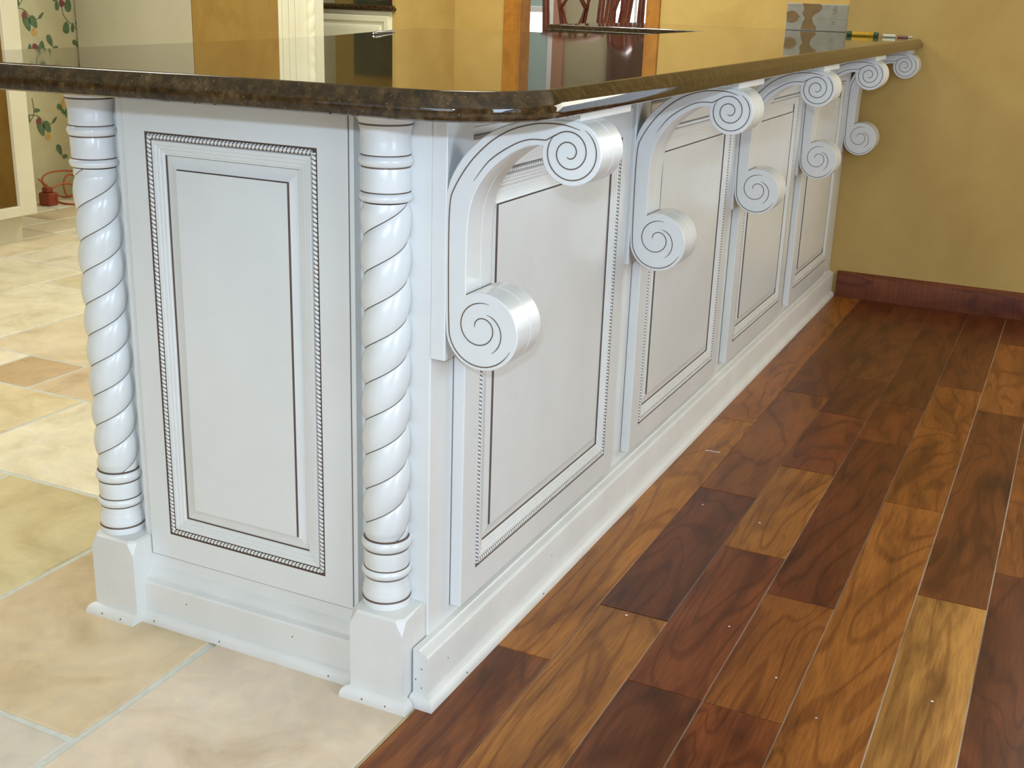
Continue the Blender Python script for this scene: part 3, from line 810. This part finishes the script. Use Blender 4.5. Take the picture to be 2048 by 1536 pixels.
# ================================================================== LEFT SIDE OF THE KITCHEN
FX = -2.98
tc_ = empty('tall_cabinet', 'tall open cream-framed cabinet with bare maple interior at the left edge', 'cabinet', (-3.3, 1.5, 0))
def wpart(m, name, mats, par, smooth=None):
    o = m.build(name, mats, None, smooth); o.parent = par; o.matrix_parent_inverse = Matrix.Translation(-Vector(par.location)); return o
m = MB(); y0, y1 = 1.05, 2.078
m.box(FX-0.02, FX, y1-0.082, y1, 0.112, 2.2, bev=0.002); m.box(FX-0.02, FX, y0, y0+0.08, 0.112, 2.2, bev=0.002)
m.box(FX-0.02, FX, y0+0.08, y1-0.082, 0.112, 0.152, bev=0.002); m.box(FX-0.02, FX, y0+0.08, y1-0.082, 2.1, 2.2, bev=0.002)
wpart(m, 'face_frame', M_cream, tc_)
m = MB()
m.box(-3.69, FX-0.021, y1-0.02, y1-0.001, 0.112, 2.2); m.box(-3.69, FX-0.021, y0, y0+0.018, 0.112, 2.2)
m.box(-3.69, -3.68, y0+0.018, y1-0.02, 0.112, 2.2); m.box(-3.68, FX-0.021, y0+0.018, y1-0.02, 0.112, 0.132); m.box(-3.68, FX-0.021, y0+0.018, y1-0.02, 2.18, 2.2)
wpart(m, 'box', M_ply, tc_)
m = MB(); m.box(-3.66, -3.045, y0+0.02, y1-0.03, 0.0, 0.112); wpart(m, 'toe_kick', M_cream, tc_)

pc = empty('tall_cabinet', 'tall cabinet with cream side, flush maple plywood panel and fluted pilaster behind the counter', 'cabinet', (-3.3, 3.6, 0))
Y0, Y1, YP = 3.090, 3.72, 4.12
m = MB(); m.box(-3.69, FX-0.004, Y0-0.018, Y0, 0.0, 2.3); wpart(m, 'side_panel', M_cream, pc)
m = MB(); m.box(-3.69, FX-0.0045, Y0+0.0005, Y1-0.0005, 0.0, 2.3); m.box(FX-0.0038, FX, Y0-0.018, Y1-0.0005, 0.0, 2.3); wpart(m, 'plywood_panel', M_ply, pc)  # solid plywood with a flush front; no open interior is modelled
m = MB()
m.box(-3.3, FX, Y1, YP, 0.0, 2.3, bev=0.002)
for k in range(3): m.box(FX, FX+0.006, Y1+0.03+k*0.055, Y1+0.06+k*0.055, 0.12, 2.2, bev=0.002)
wpart(m, 'pilaster', M_cream, pc)
m = MB()
rows_ = 260; sg = 12; base = 0
for i in range(rows_+1):
    z = 0.12+2.0*i/rows_
    for k in range(sg+1):
        th = -math.pi/2 + math.pi*k/sg
        lob_ = abs(math.sin(th - 2*math.pi*z/0.16)); r_ = 0.026+0.006*lob_**0.6
        m.v.append((FX+math.cos(th)*r_, Y1+0.27+math.sin(th)*r_, z))
for i in range(rows_):
    for k in range(sg): m.f.append((i*(sg+1)+k, i*(sg+1)+k+1, (i+1)*(sg+1)+k+1, (i+1)*(sg+1)+k)); m.m.append(0)
wpart(m, 'rope_moulding', M_cream, pc, 60)

# low cabinet with its own dark top, seen past the pilaster
g = MB(); g.box(-2.847, -2.825, 4.602, 5.299, 0.0, 2.499); struct(g.build('wall_return', M_yellow))
lc = empty('drawer_cabinet', 'cream drawer cabinet under a dark stone top against the far wall', 'cabinet', (-3.2, 4.9, 0))
LX0, LX1, LY = -3.55, -2.8485, 4.6
m = MB(); m.box(LX0, LX1, LY, BY-0.003, 0.0, 0.898, bev=0.002); wpart(m, 'box', M_cream, lc)
m = MB(); m.box(LX0+0.02, LX1-0.018, LY-0.006, LY+0.001, 0.855, 0.868, bev=0.0015)
dr = None
def ringpanel(x0, x1, z0, z1, y, name, par):
    m = MB()
    seq = [(0, 0), (0, 0.018), (0.004, 0.02), (0.03, 0.02), (0.036, 0.012), (0.05, 0.010), (0.062, 0.016), (0.075, 0.018)]
    prev = None
    for s_, h in seq:
        o = len(m.v); m.v += [(x0+s_, y-h, z0+s_), (x1-s_, y-h, z0+s_), (x1-s_, y-h, z1-s_), (x0+s_, y-h, z1-s_)]
        if prev is not None:
            for k in range(4): m.f.append((prev+k, prev+(k+1) % 4, o+(k+1) % 4, o+k)); m.m.append(0)
        prev = o
    m.f.append((prev, prev+1, prev+2, prev+3)); m.m.append(0)
    return wpart(m, name, M_cream, par)
ringpanel(LX0+0.02, LX1-0.012, 0.655, 0.872, LY, 'drawer_front', lc)
ringpanel(LX0+0.02, LX1-0.012, 0.12, 0.64, LY, 'door', lc)
tag(counter('countertop', [(LX0, LY-0.03), (LX1+0.030, LY-0.03), (LX1+0.030, LY-0.001), (LX1-0.001, LY+0.001), (LX1-0.001, BY-0.013), (LX0, BY-0.013)], 0.930, 0.8985), 'dark stone top on the cream drawer cabinet at the far wall', 'countertop')
# backsplash of painted fruit
bs = MB(); bs.box(LX0, LX1-0.002, BY-0.012, BY-0.0005, 0.9305, 1.35)
spl = tag(bs.build('backsplash', mottled('dark_olive_backsplash', (92, 96, 74), (116, 112, 84), 6, 0.5)), 'dark olive backsplash painted with fruit behind the drawer cabinet', 'backsplash')
def disc(cx, cz, rx, rz, y, n=14, rot=0.0):
    return [(cx+rx*math.cos(2*math.pi*k/n)*math.cos(rot)-rz*math.sin(2*math.pi*k/n)*math.sin(rot), y, cz+rx*math.cos(2*math.pi*k/n)*math.sin(rot)+rz*math.sin(2*math.pi*k/n)*math.cos(rot)) for k in range(n)]
m = MB()
for (x, z, r_, mi) in ((-3.27, .965, .03, 0), (-3.15, .972, .035, 1), (-3.05, .960, .028, 0), (-2.95, .968, .032, 1), (-3.36, .975, .032, 1), (-3.2, 1.05, .035, 0), (-3.0, 1.06, .035, 1), (-2.9, 1.04, .03, 0)):
    m = MB(); m.add(disc(x, z, r_, r_*0.95, BY-0.0128), [tuple(range(14))], 0); m.build('fruit_print', [M_plum, M_lemon][mi], spl, fix=False)

# ---- printed vines on the wallpaper (flat print on the left wall)
CAMP = Vector(cam.location)
WX = -3.6985
m = MB()
def P3(y, z): return (WX, y, z)
def leaf(y, z, L_, W_, ang, mi):
    n = 12; c, s_ = math.cos(ang), math.sin(ang); v = []
    for k in range(n):
        t = k/n*2*math.pi; a = L_*0.5*math.cos(t); b_ = W_*0.5*math.sin(t)*(1-0.35*math.cos(t)) * (1.0 if abs(math.cos(t)) < 0.97 else 0.2)
        v.append(P3(y+a*c-b_*s_, z+a*s_+b_*c))
    v = [(q[0]+(0.0, 0.0004, 0.0008, 0.0009)[mi], q[1], q[2]) for q in v]
    m.add(v, [tuple(range(n))], mi)
def stem(pl, w=0.0035):
    pl = crom(pl, 5); n = len(pl); v = []
    for i, p_ in enumerate(pl):
        a = Vector(pl[max(i-1, 0)]); b_ = Vector(pl[min(i+1, n-1)]); t = (b_-a).normalized(); nn = Vector((-t.y, t.x))*w*0.5
        v += [(WX+0.0003, p_[0]+nn.x, p_[1]+nn.y), (WX+0.0003, p_[0]-nn.x, p_[1]-nn.y)]
    m.add(v, [(2*i, 2*i+1, 2*i+3, 2*i+2) for i in range(n-1)], 1)
VINES = []
K = 0.58
_leaf, _stem = leaf, stem
def motif(y, z, kind):
    def leaf(a, b_, L_, W_, ang, mi): _leaf(y+a*K, z+b_*K, L_*K, W_*K, ang, mi)
    def stem(pl): _stem([(y+a*K, z+b_*K) for a, b_ in pl])
    if kind == 'a':
        stem([(-0.16, 0.10), (-0.06, 0.085), (0.0, 0.03), (0.06, 0.01), (0.10, 0.03)])
        leaf(-0.055, 0.045, 0.060, 0.052, 1.5, 2); leaf(0.03, -0.085, 0.064, 0.052, 1.5, 3)
        leaf(-0.035, -0.02, 0.13, 0.070, -1.25, 0); leaf(0.03, -0.01, 0.11, 0.068, -1.0, 0); leaf(0.115, 0.04, 0.075, 0.024, 0.75, 0)
    elif kind == 'b':
        stem([(-0.05, 0.17), (-0.04, 0.10), (0, 0.05), (0.06, 0.01), (0.12, -0.05)])
        leaf(-0.02, -0.005, 0.10, 0.070, 1.35, 0); leaf(0.05, -0.005, 0.08, 0.034, 1.45, 0); leaf(0.10, 0.035, 0.045, 0.025, 1.2, 0)
        leaf(-0.10, 0.17, 0.085, 0.042, 1.5, 0); leaf(0.02, 0.175, 0.12, 0.07, 1.4, 0); leaf(-0.045, 0.185, 0.06, 0.056, 0, 2)
    elif kind == 'c':
        leaf(0, 0, 0.10, 0.052, -1.15, 0); leaf(0.055, -0.06, 0.06, 0.034, 0.3, 0); stem([(0, -0.02), (0.03, -0.05), (0.09, -0.075)])
    elif kind == 'd':
        leaf(0.04, 0.03, 0.08, 0.036, 1.4, 3); leaf(0, 0, 0.065, 0.044, -0.7, 0); leaf(0.035, -0.04, 0.055, 0.034, -0.9, 0)
    elif kind == 'e':
        stem([(-0.05, -0.10), (0.0, -0.05), (0.02, 0.0), (0.01, 0.10)]); leaf(-0.05, -0.06, 0.07, 0.05, 1.4, 0); leaf(0.05, 0.0, 0.07, 0.034, 0.0, 0)
for rep in (0.0, 0.50, 1.0):
    for (y, z, k) in ((2.80, 0.825, 'a'), (3.025, 0.795, 'b'), (2.905, 0.735, 'c'), (3.062, 0.720, 'd'), (2.76, 0.42, 'e'), (2.93, 0.425, 'd'), (2.825, 0.345, 'a'), (2.905, 0.225, 'c'), (3.03, 0.30, 'b'), (3.0, 0.55, 'c'), (2.84, 0.60, 'b')):
        if k == 'a' and z < 0.5 and rep == 0: pass
        if z+rep < 2.3 and (rep == 0 or z > 0.4): motif(y, z+rep+(0.02 if rep else 0), k)
for yy in (0.55, 1.1, 1.65):
    for (y, z, k) in ((2.80, 0.825, 'a'), (3.025, 0.795, 'b'), (2.905, 0.535, 'c'), (2.93, 0.225, 'a'), (2.9, 1.2, 'b'), (3.0, 1.5, 'a')): motif(y-yy, z, k)
m.build('vine_print', [M_leaf, M_stem, M_plum, M_lemon], wl, fix=False)

# ---- extension cord piled against the wall
XW = -3.62
cord = empty('extension_cord', 'tangled orange-brown extension cord lying on the tiles below the papered wall', 'cord', (-3.6, 2.8, 0))
def cpts(l, x=XW, dx=0.0): return [(x + dx*math.sin(i*1.3), y, max(z, 0.006)) for i, (y, z) in enumerate(crom(l, 6))]
def floorpts(l): return [(a, b_, c_) for a, b_, c_ in l]
m = MB()
m.tube(cpts([(2.667, 0.120), (2.687, 0.104), (2.710, 0.066), (2.734, 0.034), (2.76, 0.006)], -3.60), 0.0045, 8)
m.tube(cpts([(2.676, 0.047), (2.720, 0.075), (2.787, 0.088), (2.851, 0.073), (2.899, 0.034), (2.93, 0.006)], -3.57), 0.0045, 8)
m.tube(cpts([(2.962, 0.116), (2.905, 0.128), (2.844, 0.136), (2.774, 0.136), (2.731, 0.123), (2.723, 0.099), (2.748, 0.075), (2.789, 0.034), (2.844, 0.010), (2.902, 0.013), (2.96, 0.03)], -3.635), 0.0045, 8)
m.tube(cpts([(2.96, 0.07), (2.935, 0.092), (2.880, 0.116), (2.849, 0.102), (2.836, 0.071), (2.845, 0.027), (2.87, 0.006)], -3.62), 0.0045, 8)
# loops resting on the floor
fl1 = [(-3.60, 2.70, 0.05), (-3.58, 2.73, 0.02), (-3.55, 2.74, 0.006), (-3.49, 2.735, 0.006), (-3.46, 2.76, 0.006), (-3.47, 2.81, 0.006), (-3.52, 2.86, 0.006), (-3.58, 2.93, 0.008)]
fl2 = [(-3.60, 2.85, 0.02), (-3.56, 2.86, 0.006), (-3.50, 2.855, 0.006), (-3.45, 2.87, 0.006), (-3.40, 2.93, 0.006)]
def crom3(p_):
    a = crom([(q[0], q[1]) for q in p_], 5); b_ = crom([(q[2], 0) for q in p_], 5)
    return [(a[i][0], a[i][1], max(0.0055, b_[i][0])) for i in range(len(a))]
m.tube(crom3(fl1), 0.0045, 8); m.tube(crom3(fl2), 0.0045, 8)
wpart(m, 'cable', M_cord, cord, 60)
m = MB(); m.box(-3.60, -3.53, 2.655, 2.715, 0.0, 0.060, bev=0.006); m.box(-3.585, -3.545, 2.665, 2.70, 0.060, 0.085, bev=0.004)
for (y) in (2.67, 2.695): m.box(-3.529, -3.5285, y, y+0.004, 0.02, 0.034)
wpart(m, 'outlet_box', M_redbox, cord)

# ================================================================== DINING CHAIRS
def make_chair(name, label, x, y, rz, H=1.12):
    c = empty(name, label, 'chair', (0, 0, 0), 'dining chairs beyond the doorway')
    sw = 0.23
    m = MB(); m.box(-sw, sw, -0.21, 0.21, 0.43, 0.47, bev=0.008); in_parent(m, 'seat', M_chair, c)
    for sx in (-1, 1):
        m = MB(); m.tube([(sx*0.20, -0.19, 0), (sx*0.20, -0.19, 0.2), (sx*0.20, -0.19, 0.43)], [0.016, 0.02, 0.024], 8); in_parent(m, 'leg', M_chair, c, 50)
        m = MB(); m.tube([(sx*0.20, 0.24, 0), (sx*0.20, 0.20, 0.3), (sx*0.205, 0.20, 0.5), (sx*0.22, 0.24, 0.85), (sx*0.235, 0.28, H)], [0.020, 0.026, 0.030, 0.030, 0.026], 8); in_parent(m, 'back_post', M_chair, c, 50)
    m = MB(); m.tube([(-0.245, 0.285, H-0.02), (-0.12, 0.29, H+0.02), (0, 0.29, H+0.03), (0.12, 0.29, H+0.02), (0.245, 0.285, H-0.02)], 0.022, 8); in_parent(m, 'crest_rail', M_chair, c, 50)
    # pierced splat of crossing ribbons
    for sx in (-1, 1):
        m = MB(); m.tube([(sx*0.04, 0.205, 0.49), (sx*0.03, 0.215, 0.65), (-sx*0.06, 0.235, 0.80), (-sx*0.10, 0.25, 0.92), (-sx*0.04, 0.27, 1.02), (sx*0.03, 0.285, H)], [0.019]*6, 6); in_parent(m, 'splat_ribbon', M_chair, c, 60)
        m = MB(); m.tube([(sx*0.02, 0.21, 0.55), (sx*0.09, 0.235, 0.80), (sx*0.12, 0.26, 0.98), (sx*0.10, 0.285, H)], [0.016]*4, 6); in_parent(m, 'splat_ribbon', M_chair, c, 60)
    m = MB(); m.box(-0.19, 0.19, -0.205, -0.175, 0.38, 0.43, bev=0.003); in_parent(m, 'apron', M_chair, c)
    c.location = (x, y, 0); c.rotation_euler = (0, 0, rz)
    return c
make_chair('dining_chair', 'cherry dining chair with pierced back, farthest left in the doorway', -3.02, 7.6, 0.35)
make_chair('dining_chair', 'cherry dining chair turned edge-on in the middle of the doorway', -2.62, 6.9, -0.9, 1.16)
make_chair('dining_chair', 'cherry dining chair in bright light at the right of the doorway', -2.36, 7.6, -0.15)
tb = empty('dining_table', 'light-topped dining table between the chairs beyond the doorway', 'table', (-2.8, 7.1, 0))
m = MB(); m.box(-3.05, -2.45, 8.3, 9.3, 0.75, 0.78, bev=0.004); wpart(m, 'tabletop', M_wpaper, tb)
for x in (-3.0, -2.5):
    for y in (8.35, 9.25):
        m = MB(); m.tube([(x, y, 0), (x, y, 0.4), (x, y, 0.75)], [0.02, 0.03, 0.035], 8); wpart(m, 'leg', M_chair, tb, 50)

# ---- small bits of debris on the wood floor
for x, y, lab in ((0.192, 0.37, 'white paint fleck on the golden plank nearest the corner of the cabinet'),
                  (0.17, 0.89, 'white paint fleck on the dark plank nearest the cabinet base'),
                  (0.30, 0.86, 'white paint fleck on the amber plank beside the dark plank'),
                  (0.36, 0.42, 'white paint fleck on the reddish plank in the middle of the floor'),
                  (0.47, 0.30, 'white paint fleck near the end of a brown plank in the lower foreground'),
                  (0.55, 0.22, 'white paint fleck on the long light brown plank in the foreground'),
                  (0.70, 0.35, 'white paint fleck on the palest yellow plank at the lower right')):
    m = MB(); r_ = random.uniform(0.0012, 0.0022)
    m.tube([(-r_, 0, r_*0.6), (0, r_*0.4, r_*0.8), (r_, 0, r_*0.6)], [r_*0.4, r_*0.6, r_*0.3], 6)
    o = m.build('paint_chip', M_speck); o.location = (x, y, 0.0); tag(o, lab, 'debris', 'white flecks on the wood floor')
m = MB(); m.tube([(0, 0, 0.001), (0.012, 0.004, 0.001), (0.02, 0.0, 0.001), (0.034, 0.006, 0.001)], 0.0008, 6)
o = m.build('thread', M_speck); o.location = (0.082, 1.20, 0); tag(o, 'short white thread lying on the walnut floor near the cabinet base', 'debris')
